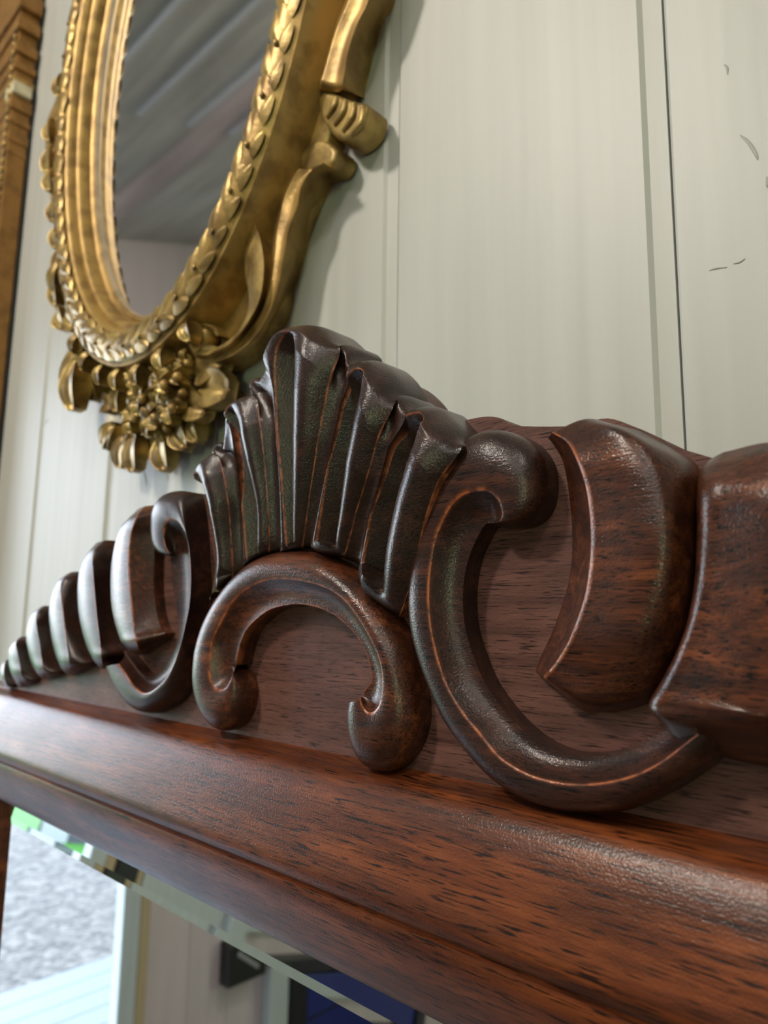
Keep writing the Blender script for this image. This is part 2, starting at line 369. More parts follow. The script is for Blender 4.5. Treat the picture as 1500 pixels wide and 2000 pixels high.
# ---- central arch scroll
arch = [((303,818),(300,824),(303,815)), ((350,850),(290,850),(303,813)), ((386,930),(276,888),(304,810)), ((380,1040),(262,915),(304,808)),
 ((335,1120),(250,935),(304,806)), ((255,1165),(230,947),(304,804)), ((185,1125),(205,945),(304,802)), ((135,1030),(180,930),(304,800)), ((112,930),(165,890),(304,797)),
 ((110,840),(158,800),(306,785)), ((125,730),(175,690),(322,710)), ((165,600),(220,590),(355,630)), ((235,470),(290,470),(410,570)), ((340,335),(375,400),(480,520)),
 ((470,240),(470,360),(560,497)), ((620,207),(590,356),(640,490)), ((760,215),(710,378),(735,507)), ((890,270),(800,412),(820,545)), ((1000,350),(880,470),(890,600)),
 ((1100,455),(950,560),(945,660)), ((1190,590),(1015,670),(990,735)), ((1260,730),(1060,770),(1015,820)), ((1300,880),(1080,860),(1027,890)), ((1318,1030),(1080,950),(1012,925)),
 ((1310,1150),(1068,1020),(995,940)), ((1265,1270),(1045,1058),(990,950)), ((1190,1360),(1022,1070),(986,960)), ((1120,1385),(1002,1064),(982,968)), ((1030,1355),(985,1045),(978,974)),
 ((975,1265),(973,1020),(974,980)), ((948,1130),(968,1000),(971,984)), ((952,1030),(967,990),(969,986))]
def hseq(n, pts):
    """piecewise-linear height list over n stations from {index: h}"""
    ks = sorted(pts); return [float(np.interp(i, ks, [pts[k] for k in ks])) for i in range(n)]
n_ = len(arch)
rails('arch_scroll', arch, [hseq(n_, {0: .004, 3: .003, 9: .006, 12: .005, 16: .002, 31: .003}), hseq(n_, {0: .010, 9: .013, 31: .012}), hseq(n_, {0: .008, 31: .009})],
      [('ell', 16, .10), ('cav', 10, -.16)], M_lobe, mir, K5, n=230, skirt=(1, 1), wear_rails=(1, 2), cap=False)

# ---- right and left C scrolls
rsc = [((425,492),(440,484),(405,484)), ((500,503),(452,475),(402,484)), ((575,488),(460,460),(400,485)), ((628,435),(462,448),(399,486)), ((648,350),(458,425),(398,486)), ((635,250),(450,400),(398,487)),
 ((590,180),(435,380),(398,488)), ((530,140),(415,362),(397,489)), ((460,122),(390,355),(396,490)), ((380,135),(350,358),(392,494)), ((300,190),(300,378),(385,502)), ((235,270),(262,415),(375,520)),
 ((185,360),(228,475),(355,560)), ((150,470),(200,545),(332,615)), ((128,600),(182,640),(315,690)), ((119,740),(173,760),(308,770)), ((125,880),(180,880),(315,880)), ((155,1010),(207,1005),(345,990)),
 ((200,1130),(245,1120),(390,1100)), ((255,1250),(305,1220),(450,1190)), ((340,1370),(370,1300),(515,1265)), ((440,1475),(450,1397),(595,1332)), ((560,1552),(550,1460),(690,1378)), ((700,1600),(650,1492),(780,1390)),
 ((850,1612),(750,1505),(860,1383)), ((980,1598),(860,1498),(940,1362)), ((1110,1545),(970,1472),(1010,1333)), ((1220,1480),(1070,1425),(1060,1310)), ((1310,1412),(1165,1355),(1100,1290)), ((1370,1330),(1250,1290),(1150,1260))]
n_ = len(rsc)
RS_H = [hseq(n_, {0: .004, 9: .006, 18: .006, 24: .003, 29: .002}), hseq(n_, {0: .011, 8: .014, 29: .0125}), hseq(n_, {0: .008, 12: .0075, 29: .007})]
rails('scroll', rsc, RS_H, [('ell', 16, .10), ('cav', 10, -.18)], M_carve, mir, K6, n=230, skirt=(1, 1), wear_rails=(1,), cap=False)
lsc = [((1010,556),(1000,546),(1020,548)), ((960,535),(990,535),(1020,548)), ((925,490),(972,500),(1020,549)), ((910,420),(962,450),(1020,550)), ((915,340),(964,400),(1020,550)), ((935,270),(975,362),(1020,551)), ((970,215),(990,343),(1020,552)),
 ((1030,182),(1015,342),(1019,555)), ((1100,180),(1045,356),(1015,562)), ((1150,210),(1072,395),(1010,580)), ((1180,310),(1093,440),(1006,610)), ((1205,430),(1108,510),(1006,660)), ((1222,560),(1117,610),(1010,720)),
 ((1230,700),(1118,720),(1022,790)), ((1228,850),(1108,850),(1038,880)), ((1215,980),(1085,970),(1050,980)), ((1195,1110),(1060,1070),(1040,1060)), ((1160,1260),(1020,1185),(1000,1160)), ((1100,1380),(975,1270),(950,1230)),
 ((1010,1450),(905,1340),(890,1265)), ((920,1478),(845,1363),(830,1245)), ((830,1450),(785,1320),(785,1190)), ((750,1350),(735,1245),(750,1145)), ((690,1210),(695,1190),(725,1110))]
n_ = len(lsc)
rails('scroll', lsc, [hseq(n_, {0: .004, 3: .007, 8: .005, 12: .001, 20: .001}), hseq(n_, {0: .011, 6: .013, 23: .012}), hseq(n_, {0: .007, 23: .006})],
      [('ell', 16, .08), ('cav', 10, -.16)], M_carve, mir, K4, n=200, skirt=(1, 1), wear_rails=(1,), cap=False)

# ---- right lobes
r1 = [((640,150),(655,130),(790,76),(1000,122)), ((668,185),(715,168),(900,118),(1130,195)), ((700,245),(755,240),(985,222),(1215,262)), ((720,350),(790,345),(1050,380),(1238,400)), ((733,480),(808,480),(1065,540),(1240,560)),
 ((735,600),(808,610),(1050,690),(1232,720)), ((722,710),(790,750),(1010,830),(1212,860)), ((690,820),(755,865),(960,940),(1170,980)), ((650,925),(710,970),(900,1040),(1120,1080)), ((610,1010),(660,1045),(840,1120),(1060,1165)),
 ((594,1062),(625,1085),(800,1190),(1000,1200)), ((597,1070),(640,1105),(780,1218),(900,1225))]
def with_shoulder(st, hs, m, f=.62, g=.62):   # insert a shoulder rail between the crest of the lobe (rail m) and its outer groove
    out = [tuple(r[:m+1])+((r[m][0]+f*(r[m+1][0]-r[m][0]), r[m][1]+f*(r[m+1][1]-r[m][1])),)+tuple(r[m+1:]) for r in st]
    sh = [a*g+b*(1-g) for a, b in zip(hs[m], hs[m+1])]
    return out, hs[:m+1]+[sh]+hs[m+1:]
n_ = len(r1)
hs = [hseq(n_, {0: .003, 2: .005, 9: .004, 10: .004, 11: .001}), hseq(n_, {0: .009, 2: .0160, 8: .016, 10: .012, 11: .003}), hseq(n_, {0: .010, 1: .0155, 2: .0170, 4: .0180, 7: .0165, 9: .012, 10: .008, 11: .001}), hseq(n_, {0: .001, 2: .003, 8: .003, 11: .001})]
st, hs = with_shoulder(r1, hs, 2)
rails('lobe', st, hs, [('cav', 8, -.05), ('spl', 12, 0), ('spl', 10, 0), ('spl', 8, 0)], M_lobe, mir, K6, n=120, skirt=(1, 1), wear_rails=(1,), cap=True)
r2 = [((1262,262),(1330,205),(1520,168),(1800,260)), ((1240,300),(1320,260),(1560,230),(1900,330)), ((1238,400),(1305,350),(1600,400),(1950,480)), ((1240,560),(1290,520),(1620,600),(1960,660)), ((1232,720),(1268,700),(1610,800),(1940,860)),
 ((1205,870),(1235,850),(1570,980),(1900,1040)), ((1160,990),(1185,990),(1520,1120),(1840,1180)), ((1100,1100),(1130,1110),(1480,1220),(1780,1290)), ((1052,1182),(1088,1192),(1440,1240),(1720,1330)), ((1064,1222),(1118,1265),(1440,1300),(1690,1380)), ((1150,1335),(1200,1365),(1440,1425),(1640,1450))]
n_ = len(r2)
hs = [hseq(n_, {0: .003, 2: .006, 8: .010, 9: .010, 10: .001}), hseq(n_, {0: .008, 2: .017, 8: .018, 9: .0165, 10: .002}), hseq(n_, {0: .010, 2: .021, 8: .020, 9: .016, 10: .002}), hseq(n_, {0: .003, 3: .005, 10: .001})]
st, hs = with_shoulder(r2, hs, 2)
rails('lobe', st, hs, [('ell', 8, .04), ('spl', 12, 0), ('spl', 10, 0), ('spl', 8, 0)], M_lobe, mir, K6, n=110, skirt=(1, 1), wear_rails=(), cap=True)

# ---- left lobes
l1 = [((925,258),(850,265),(800,290)), ((935,275),(812,310),(740,350)), ((928,350),(785,370),(700,400)), ((915,450),(765,450),(670,500)), ((905,600),(756,600),(650,640)), ((905,750),(765,760),(650,800)), ((920,880),(778,900),(665,920)),
 ((945,980),(788,1000),(690,1010)), ((968,1018),(800,1060),(715,1070)), ((900,1090),(815,1110),(760,1115)), ((850,1130),(835,1135),(815,1137))]
l2 = [((650,466),(600,470),(560,485)), ((655,520),(545,530),(510,545)), ((648,620),(543,620),(470,620)), ((645,740),(552,740),(455,740)), ((650,850),(563,860),(458,860)), ((668,960),(575,970),(472,960)), ((695,1060),(588,1080),(505,1080)),
 ((720,1130),(592,1150),(545,1165)), ((670,1200),(605,1200),(590,1213)), ((640,1218),(620,1217),(608,1218))]
l3 = [((455,650),(410,655),(385,670)), ((460,690),(355,705),(335,710)), ((455,780),(355,790),(300,790)), ((460,880),(370,890),(288,880)), ((475,980),(382,990),(295,990)), ((500,1070),(392,1090),(315,1100)), ((530,1150),(400,1180),(345,1190)), ((550,1190),(412,1225),(375,1235)), ((500,1235),(435,1248),(415,1257))]
l4 = [((290,850),(255,850),(235,860)), ((295,890),(213,895),(185,900)), ((290,980),(215,980),(160,970)), ((300,1060),(232,1070),(155,1050)), ((320,1130),(242,1150),(170,1140)), ((345,1200),(252,1215),(200,1220)), ((370,1240),(270,1250),(235,1265)), ((320,1275),(290,1275),(265,1280))]
l5 = [((150,1028),(125,1030),(105,1040)), ((155,1060),(92,1065),(70,1075)), ((152,1120),(100,1120),(52,1110)), ((165,1180),(115,1190),(50,1170)), ((190,1240),(122,1240),(60,1235)), ((220,1280),(132,1285),(85,1290)), ((200,1310),(155,1312),(115,1328))]
l6 = [((45,1165),(35,1168),(28,1172)), ((52,1200),(24,1200),(10,1200)), ((58,1260),(24,1265),(3,1250)), ((85,1310),(42,1315),(20,1300)), ((92,1328),(62,1330),(45,1332))]
for q, (L_, hg, hr_, ho) in enumerate([(l1, .005, .015, .0125), (l2, .004, .014, .0115), (l3, .004, .0125, .010), (l4, .003, .011, .009), (l5, .003, .010, .008), (l6, .003, .008, .0065)]):
    n_ = len(L_); e = {0: .35, 1: .85, 2: 1, n_-3: 1, n_-2: .75, n_-1: .3}
    f = hseq(n_, e)
    hh = [[a*hg for a in f], [a*hr_ for a in f], [a*ho for a in f]]
    sp = [('cav', 10, -.06) if q == 0 else ('ell', 10, .05), ('cvx', 12, .045)]
    rails('lobe', L_, hh, sp, M_carve if q else M_lobe, mir, K4, n=80, skirt=(1, 1), wear_rails=(1,), cap=True)
    if q >= 2: rails('lobe', L_, hh, sp, M_lobe, mir, K4, n=60, skirt=(1, 1), wear_rails=(1,), cap=True, xf=mirror_px)

# ---- the shell: a fan of hollow fingers and narrow flutes
RH = [.0012, .0085, .0120, .0150, .0165, .0165, .0120]
fing = [  # (left edge rail, right edge rail, tip outline between them, hollow left side, hollow right side)
 ([(150,1440),(146,1250),(128,1080),(103,950),(82,870),(84,825)], [(262,1300),(250,1080),(235,930),(212,800),(192,730),(190,704)], [(92,795),(125,758),(160,724)],
  [(160,1420),(152,1250),(135,1080),(112,950),(92,870),(94,815),(118,785)], [(118,785),(150,830),(180,900),(205,1020),(215,1220),(197,1385)]),
 ([(317,1240),(306,1000),(288,850),(265,700),(246,570),(248,520)], [(440,1170),(430,930),(410,700),(392,560),(380,450),(377,422)], [(262,474),(300,442),(345,424)],
  [(325,1230),(313,1000),(296,850),(274,700),(256,570),(262,505),(288,482)], [(288,482),(325,550),(345,620),(372,800),(390,1000),(383,1195)]),
 ([(500,1165),(491,900),(473,650),(460,470),(447,340),(448,290)], [(605,1145),(640,900),(680,640),(730,380),(785,220),(800,186)], [(465,222),(500,162),(540,110),(580,88),(640,78),(700,95),(745,130)],
  [(515,1160),(505,900),(496,650),(494,450),(507,250),(535,170),(568,128)], [(568,128),(592,150),(603,200),(608,400),(592,640),(572,850),(552,1140)]),
 ([(652,1140),(697,900),(742,680),(785,480),(842,335),(868,275)], [(812,1195),(865,1000),(920,820),(975,630),(1050,475),(1078,440)], [(882,254),(915,247),(950,252),(988,278),(1030,325),(1065,390)],
  [(660,1135),(705,900),(750,680),(795,480),(840,355),(880,315),(905,308)], [(905,308),(928,330),(930,380),(905,540),(860,740),(810,950),(762,1160)]),
 ([(885,1250),(928,1030),(977,840),(1025,680),(1105,560),(1145,492)], [(1085,1490),(1140,1320),(1200,1050),(1270,850),(1370,700),(1385,650)], [(1170,476),(1210,472),(1245,482),(1285,515),(1335,563),(1372,610)],
  [(893,1245),(935,1030),(985,840),(1035,680),(1090,572),(1140,532),(1190,520)], [(1190,520),(1218,545),(1222,590),(1185,730),(1120,930),(1065,1150),(1022,1380)])]
flt = [[(192,700),(205,665),(230,660),(248,680)], [(380,362),(400,343),(430,348)], [(805,182),(838,180),(866,205),(874,240)], [(1088,425),(1115,430),(1140,455)]]
def wp(p, h): return at(*K3(p), -h)[[0, 2]]
def wrail(r):
    r = [(r[0][0]+(r[0][0]-r[1][0])*.16, r[0][1]+(r[0][1]-r[1][1])*.16)]+list(r)   # the foot of each rib dips into a small cove round the arch
    return np.array([wp(p, h) for p, h in zip(r, RH)])
secs = []
for q, (l_, r_, tip, hl_, hr2) in enumerate(fing):
    a, b = wrail(l_), wrail(r_); secs.append(('fin', a, b, [wp(p, RH[6]) for p in tip], q))
    if q < 4: secs.append(('flu', b, wrail(fing[q+1][0]), [wp(p, RH[6]-.002) for p in flt[q]], q))
def seg_dist(P, line):
    d = np.full(len(P), 9.)
    for a, b in zip(line[:-1], line[1:]):
        ab = b-a; t = np.clip(((P-a)@ab)/(ab@ab), 0, 1); d = np.minimum(d, np.linalg.norm(P-(a+t[:, None]*ab), axis=1))
    return d
def inside(P, poly):
    r = np.zeros(len(P), bool); n = len(poly)
    for i in range(n):
        a, b = poly[i], poly[(i+1) % n]
        c = ((a[1] > P[:, 1]) != (b[1] > P[:, 1])); r ^= c & (P[:, 0] < (b[0]-a[0])*(P[:, 1]-a[1])/(b[1]-a[1]+1e-12)+a[0])
    return r
def h_at(pts):   # hollow outlines are traced on the finger surface, whose height grows from the arch outward
    return [wp(p, float(np.interp(p[1], [130, 900, 1400], [.0165, .0125, .0085]))) for p in pts]
hol = [(catmull(h_at(f[3]), 60), catmull(h_at(f[4]), 60)) for f in fing]
NR = 260
cols = []; wears = []
for kd, a, b, tip, q in secs:
    nn = 64 if kd == 'fin' else 16
    tpc = catmull([a[6]]+tip+[b[6]], 101)
    us = np.unique(np.concatenate([np.linspace(0, 1, nn+1), [.007, .993] if kd == 'fin' else [.03, .97]])); us = us[:-1] if (kd, q) != ('fin', 4) else us
    for u in us:
        e = tpc[int(round(u*100))]; base = [a[i]*(1-u)+b[i]*u for i in range(6)]
        k = min(1, math.sin(math.pi*u)*2.2)
        base[5] = base[5]*(1-k)+(base[4]+(e-base[4])*.70)*k
        C = catmull(np.array([(p[0], RH[i], p[1]) for i, p in enumerate(base+[e])]), NR)
        t = np.linspace(0, 1, NR); t = 1-(1-t)**1.25; 
        C = np.stack([np.interp(t, np.linspace(0, 1, NR), C[:, i]) for i in range(3)], 1)
        wd = np.interp(t, np.linspace(0, 1, 7), [np.linalg.norm(b[i]-a[i]) for i in range(7)])
        P = C[:, [0, 2]]; d_end = np.concatenate([np.cumsum(np.linalg.norm(np.diff(P, axis=0), axis=1)[::-1])[::-1], [0]])
        H = np.interp(t, np.linspace(0, 1, 7), RH[:6]+[RH[5]]); W_ = np.zeros(NR)
        if kd == 'fin':
            H = H+.10*wd*math.sin(math.pi*u)*np.clip(d_end/.006, 0, 1)
            L_, R_ = hol[q]; poly = np.concatenate([L_, R_]); ins = inside(P, poly); dl, dr = seg_dist(P, L_), seg_dist(P, R_)
            dep = np.minimum(np.minimum(1.25*dl, 2.6*dr), .0085); dep = dep*(1+.0*t)
            de = np.minimum(seg_dist(P, a[:6]), seg_dist(P, b[:6])); dh = np.minimum(dl, dr); rw_ = de+dh+1e-9
            H = H-np.where(ins, dep+.00025, 0)+np.where(ins, 0, .24*rw_*np.sin(math.pi*dh/rw_)*np.clip(d_end/.014, 0, 1))
            W_ = np.clip(1.25-np.minimum(dl, dr)/.00032, 0, 1)
            edge = min(u, 1-u)
            if edge < .008: W_ = np.maximum(W_, 1.)
            r = .0070
            dome = np.sqrt(np.clip(1-(1-np.clip(d_end/r, 0, 1))**2, 0, 1)); H = H*(.40+.60*dome)
        else:
            H = H-.30*wd*math.sin(math.pi*u)*np.clip(d_end/.01, .2, 1)
            dome = np.sqrt(np.clip(1-(1-np.clip(d_end/.005, 0, 1))**2, 0, 1)); H = H*(.40+.60*dome)
            W_[:] = 1. if min(u, 1-u) < .001 else 0
        W_ = W_*np.clip((d_end-.008)/.004, 0, 1) if kd == 'flu' or min(u, 1-u) < .014 else W_
        C[:, 1] = np.maximum(H, .001); cols.append(C); wears.append(W_)
G = np.stack(cols, 1); W = np.stack(wears, 1)
sk = G[-1:].copy(); sk2 = sk.copy(); sk[..., 1] *= .55; sk2[..., 1] = -.003
G = np.concatenate([G, sk, sk2], 0); W = np.concatenate([W, 0*W[-2:]], 0)
# side walls of the fan along its two outer rails
eL = G[:, :1].copy(); eL[..., 1] = -.003; eR = G[:, -1:].copy(); eR[..., 1] = -.003
G = np.concatenate([eL, G, eR], 1); W = np.concatenate([0*W[:, :1], W, 0*W[:, :1]], 1)
nr, nc = G.shape[:2]
V = np.stack([G[..., 0], -G[..., 1], G[..., 2]], -1).reshape(-1, 3)
F = [(i*nc+j, (i+1)*nc+j, (i+1)*nc+j+1, i*nc+j+1) for i in range(nr-1) for j in range(nc-1)]
so = mesh_obj('shell', V, F, M_shell, mir, wear=W.reshape(-1))
bm = bmesh.new(); bm.from_mesh(so.data); bmesh.ops.recalc_face_normals(bm, faces=bm.faces)
if sum(f.normal.y*f.calc_area() for f in bm.faces) > 0: bmesh.ops.reverse_faces(bm, faces=bm.faces)
bm.to_mesh(so.data); bm.free(); so.data.set_sharp_from_angle(angle=math.radians(45))

# ---- top rail: big convex moulding, crease, lower fillet; swept along X
def zz(u, y): return CZ+u*(D+y)
ogee = [(.0705, zz(-.30, 0)), (.0705, zseam), (.0, zseam-.0003), (-.001, zseam-.0010), (-.0040, zz(-.279, -.004))]
ctl = [(-.0040, zz(-.279, -.004)), (-.0088, zz(-.290, -.0088)), (-.0124, zz(-.311, -.0124)), (-.0155, zz(-.348, -.0155)), (-.0185, zz(-.400, -.0185)), (-.0213, zz(-.460, -.0213)), (-.0228, zz(-.500, -.0228)), (-.0220, zz(-.521, -.0220))]
ogee += [tuple(p) for p in catmull(ctl, 26)[1:]]
ogee += [(-.0208, zz(-.526, -.0208)), (-.0222, zz(-.533, -.0222)), (-.0225, zz(-.545, -.0225)), (-.0208, zz(-.575, -.0208)), (-.0178, zz(-.607, -.0178)), (-.0145, zz(-.632, -.0145)), (-.0120, zz(-.647, -.012)), (-.0095, zz(-.652, -.0095)), (.004, zz(-.652, -.0095)), (.0705, zz(-.652, -.0095))]
zin = ogee[-3][1]
prism('top_rail', ogee, 'x', XC-.365, XC+.365, M_rail, mir, smooth=True)
GL, GR, GB = -.502, 2*XC+.502, .95
def stile(x0, x1, flip):
    s = 1 if not flip else -1; xe = x0 if not flip else x1
    pts = [(xe, .0705), (xe, -.004), (xe+s*.012, -.010), (xe+s*.030, -.012), (xe+s*.050, -.010), (xe+s*.062, -.006), (xe+s*.064, .004), (xe+s*.064, .0705)]
    return prism('side_rail', pts, 'z', GB-.06, zin-.0002, M_rail, mir, smooth=True)
stile(GL-.064, GL, False); stile(GR, GR+.064, True)
prism('bottom_rail', [(y_, GB-(z_-zin)-.0005) for y_, z_ in ogee], 'x', XC-.365, XC+.365, M_rail, mir, smooth=True)
# glass with a bevelled margin
def facet(name, quads, mat=M_mirror):
    V = []; F = []
    for q in quads: F.append(tuple(range(len(V), len(V)+4))); V += q
    return mesh_obj(name, V, F, mat, mir, smooth=False)
zt = zin-.0005; b1 = .0128; b2 = .0160
y0, y1, y2 = .0023, .0006, .0
def ring(o, yo, i, yi):
    a = [(GL+o, yo, zt-o), (GR-o, yo, zt-o), (GR-o, yo, GB+o), (GL+o, yo, GB+o)]
    b = [(GL+i, yi, zt-i), (GR-i, yi, zt-i), (GR-i, yi, GB+i), (GL+i, yi, GB+i)]
    return [[a[k], a[(k+1) % 4], b[(k+1) % 4], b[k]] for k in range(4)]
facet('bevel', ring(0, y0, b1, y1)); facet('bevel_edge', ring(b1, y1, b2, y2))
facet('mirror_glass', [[(GL+b2, y2, zt-b2), (GR-b2, y2, zt-b2), (GR-b2, y2, GB+b2), (GL+b2, y2, GB+b2)]])
box('backing_panel', GL-.005, GR+.005, .006, .0695, GB-.005, zt+.004, M_board, mir)
box('mounting_block', XC-.10, XC+.10, .0245, .0695, zseam+.001, zseam+.03, M_board, mir)

# ------------------------------------------------------------------ gold oval mirror
om = thing('oval_mirror', 'ornate gold framed oval mirror hung on the cream boards', 'mirror')
EX, EZ, EA, EB = -.4291, CZ+.4425, .1402, .2361
def ell(th, d, y): 
    nx, nz = math.cos(th)/EA, math.sin(th)/EB; l = math.hypot(nx, nz)
    return (EX+EA*math.cos(th)+d*nx/l, y, EZ+EB*math.sin(th)+d*nz/l)
def ring_sweep(name, prof, mat, n=180, parent=om, ripple=None, closed=True):
    V = []; 
    for i in range(n):
        th = 2*math.pi*i/n
        for k, (d, y) in enumerate(prof): V.append(ell(th, d, y-(ripple(th, k) if ripple else 0)))
    c = len(prof); F = []
    for i in range(n):
        j = (i+1) % n
        for k in range(c if closed else c-1): F.append((i*c+k, i*c+(k+1) % c, j*c+(k+1) % c, j*c+k))
    o = mesh_obj(name, V, F, mat, parent)
    bm = bmesh.new(); bm.from_mesh(o.data); bmesh.ops.recalc_face_normals(bm, faces=bm.faces); bm.to_mesh(o.data); bm.free()
    o.data.set_sharp_from_angle(angle=math.radians(50)); return o
V = [ell(2*math.pi*i/96, .003, .052) for i in range(96)]; gl = mesh_obj('glass', V, [tuple(range(96))], M_mirror2, om, smooth=False)
ring_sweep('frame', [(-.001, .0515), (-.0005, .0495), (.0025, .0478), (.0035, .0488), (.0052, .0480), (.0060, .0420), (.008, .0385), (.0105, .0380), (.012, .0385), (.0128, .0350), (.0150, .0315), (.0170, .0312), (.0180, .0320),
   (.0188, .0300), (.022, .0275), (.027, .0272), (.032, .0295), (.0365, .0335), (.0372, .0325), (.0392, .0325), (.0402, .0350), (.0412, .0420), (.0425, .0695), (0.0, .0695)], M_gold, n=220)
ring_sweep('lip', [(-.0018, .0522), (-.0012, .0500), (.0012, .0492), (.0026, .0500), (.0026, .0522)], gold('pale lip gilt', (.46, .36, .24), (.34, .27, .18), metal=.3), n=160)
ring_sweep('back_plate', [(.040, .0560), (.053, .0575), (.055, .0600), (.055, .0695), (.040, .0695)], M_gold, n=160)
# beads chain along the dark groove
# leaf chain on the band: one leaf mesh, copied along the oval
def leaf_mesh(name, L=.022, W=.0070, H=.0020):
    V = []; F = []; ns, nw = 6, 6
    for i in range(ns+1):
        t = i/ns; hw = W*(math.sin(math.pi*min(1, t*.9+.08))**.8)
        for j in range(nw+1):
            s = -1+2*j/nw; V.append((t*L-.5*L, -H*(1-s*s)*math.sin(math.pi*(.15+.75*t))-(.0006 if abs(s) < .2 else 0), s*hw+.0016*math.sin(t*3)))
    c = nw+1
    for i in range(ns):
        for j in range(nw): F.append((i*c+j, i*c+j+1, (i+1)*c+j+1, (i+1)*c+j))
    me = bpy.data.meshes.new(name); me.from_pydata(V, [], F); me.polygons.foreach_set('use_smooth', [True]*len(F)); me.materials.append(M_gold2)
    return me
lm = leaf_mesh('leaf')
nl = 76
for i in range(nl):
    th = 2*math.pi*i/nl
    a = np.array(ell(th, .0265, .0330)); b = np.array(ell(th+.01, .0265, .0330)); tg = (b-a); ang = math.atan2(tg[2], tg[0])
    for s, dd, yy_, of in ((1, .0235, .0286, 0), (-1, .0305, .0302, .04)):
        o = bpy.data.objects.new('leaf', lm); sc.collection.objects.link(o); o.parent = om
        o.location = ell(th+of, dd, yy_)
        o.rotation_euler = (0, -(ang+s*.42+random.uniform(-.12, .12)), 0); k = random.uniform(.85, 1.1); o.scale = (k, 1.0, k)
bm_ = bmesh.new(); bmesh.ops.create_uvsphere(bm_, u_segments=10, v_segments=6, radius=.0014)
for f in bm_.faces: f.smooth = True
bead = bpy.data.meshes.new('bead'); bm_.to_mesh(bead); bm_.free(); bead.materials.append(M_gold2)
for i in range(52):
    o = bpy.data.objects.new('bead', bead); sc.collection.objects.link(o); o.parent = om; o.location = ell(2*math.pi*(i+.5)/52, .0275, .0268); o.scale = (1.3, .9, 1.3)

# right side acanthus scrolls (outer side wall, ridge, channel, inner ridge)
g_up = [((1420,-500),(1240,-450),(1050,-430),(1020,-430)), ((1300,0),(1100,0),(905,0),(870,0)), ((1200,250),(980,250),(800,250),(765,250)), ((1130,500),(900,500),(722,500),(690,500)), ((1080,720),(868,690),(665,700),(640,700)), ((1045,850),(848,800),(636,800),(615,800)),
        ((1040,950),(850,860),(632,880),(605,880))]
rails('upper_scroll', g_up, [.002, .024, .024, .006], [('lin', 6, .02), ('cav', 10, -.16), ('lin', 4, .02)], M_gold, om, Q2, ybase=WY, n=60, skirt=(1, 1), taper={-1: .85})
def slab(name, pts, K, h, h0, mat, parent, bev=.003, yb=WY):
    P = [at(*K(p), yb-h) for p in pts]; P = catmull([(p[0], p[2]) for p in P]+[(P[0][0], P[0][2])], len(pts)*4+1)[:-1]
    bm = bmesh.new(); f = bm.faces.new([bm.verts.new((a, yb-h, b)) for a, b in P]); r = bmesh.ops.extrude_face_region(bm, geom=[f])
    nv = [v for v in r['geom'] if isinstance(v, bmesh.types.BMVert)]
    for v in nv: v.co.y = yb-h0
    bmesh.ops.recalc_face_normals(bm, faces=bm.faces)
    ed = [e for e in bm.edges if all(abs(v.co.y-(yb-h)) < 1e-6 for v in e.verts)]
    bmesh.ops.bevel(bm, geom=ed, offset=bev, segments=4, affect='EDGES', profile=.6)
    for f in bm.faces: f.smooth = True
    me = bpy.data.meshes.new(name); bm.to_mesh(me); bm.free(); me.materials.append(mat); me.set_sharp_from_angle(angle=math.radians(50))
    o = bpy.data.objects.new(name, me); sc.collection.objects.link(o); o.parent = parent; return o
slab('scroll_curl', [(635,870),(720,890),(860,950),(960,985),(1060,1000),(1078,1060),(1055,1160),(1010,1250),(930,1330),(840,1370),(760,1330),(680,1230),(622,1110),(606,990)], Q2, .018, .002, M_gold2, om)
# raised flutes over the curl
for a, b, c in (((1045,1035),(1035,1190),(930,1315)), ((960,1005),(945,1140),(845,1285)), ((875,975),(855,1090),(765,1225)), ((790,950),(765,1040),(690,1150))):
    pts = [at(*Q2(p), WY-.0185) for p in (a, b, c)]; P = catmull(pts, 14); V = []; F = []
    for i, p in enumerate(P):
        t = i/13; r = .0019*math.sin(math.pi*(.12+.76*t))**.5; tg = P[min(13, i+1)]-P[max(0, i-1)]; tg /= np.linalg.norm(tg); nn = np.cross(tg, [0, 1, 0])
        for k in range(8): q = 2*math.pi*k/8; V.append(p+nn*r*math.cos(q)+np.array([0, -1, 0])*r*math.sin(q))
    for i in range(13):
        for k in range(8): F.append((i*8+k, i*8+(k+1) % 8, (i+1)*8+(k+1) % 8, (i+1)*8+k))
    F += [tuple(range(8)), tuple(range(13*8, 14*8))]
    mesh_obj('flute', V, F, M_gold2, om)
def C23(p): return ((p[0]-350)/.23333, (p[1]-350)/.23333)
g_low = [((690,345),(650,318),(592,318),(585,330)), ((688,300),(648,285),(600,300),(590,318)), ((672,345),(632,318),(585,330),(575,345)), ((651,350),(606,335),(572,350),(560,360)), ((625,400),(588,365),(556,385),(545,395)), ((613,420),(581,400),(548,420),(536,430)),
         ((601,460),(566,440),(541,455),(530,465)), ((590,505),(557,480),(538,490),(524,500)), ((570,565),(546,545),(532,540),(515,550)), ((545,625),(530,600),(520,590),(505,600)), ((525,665),(505,645),(500,630),(485,635)), ((500,700),(480,675),(475,655),(460,655)), ((470,725),(450,695),(448,680),(436,675)), ((448,732),(420,708),(425,695),(415,690))]
rails('lower_scroll', g_low[2:], [.002, .024, .023, .008], [('lin', 6, .03), ('cav', 8, -.16), ('lin', 4, .03)], M_gold, om, lambda p: p, ybase=WY, n=90, skirt=(1, 1))
slab('scroll_curl', [(585,300),(603,281),(622,272),(640,276),(655,290),(652,312),(640,326),(618,330),(600,338),(586,330)], lambda p: p, .017, .002, M_gold2, om)
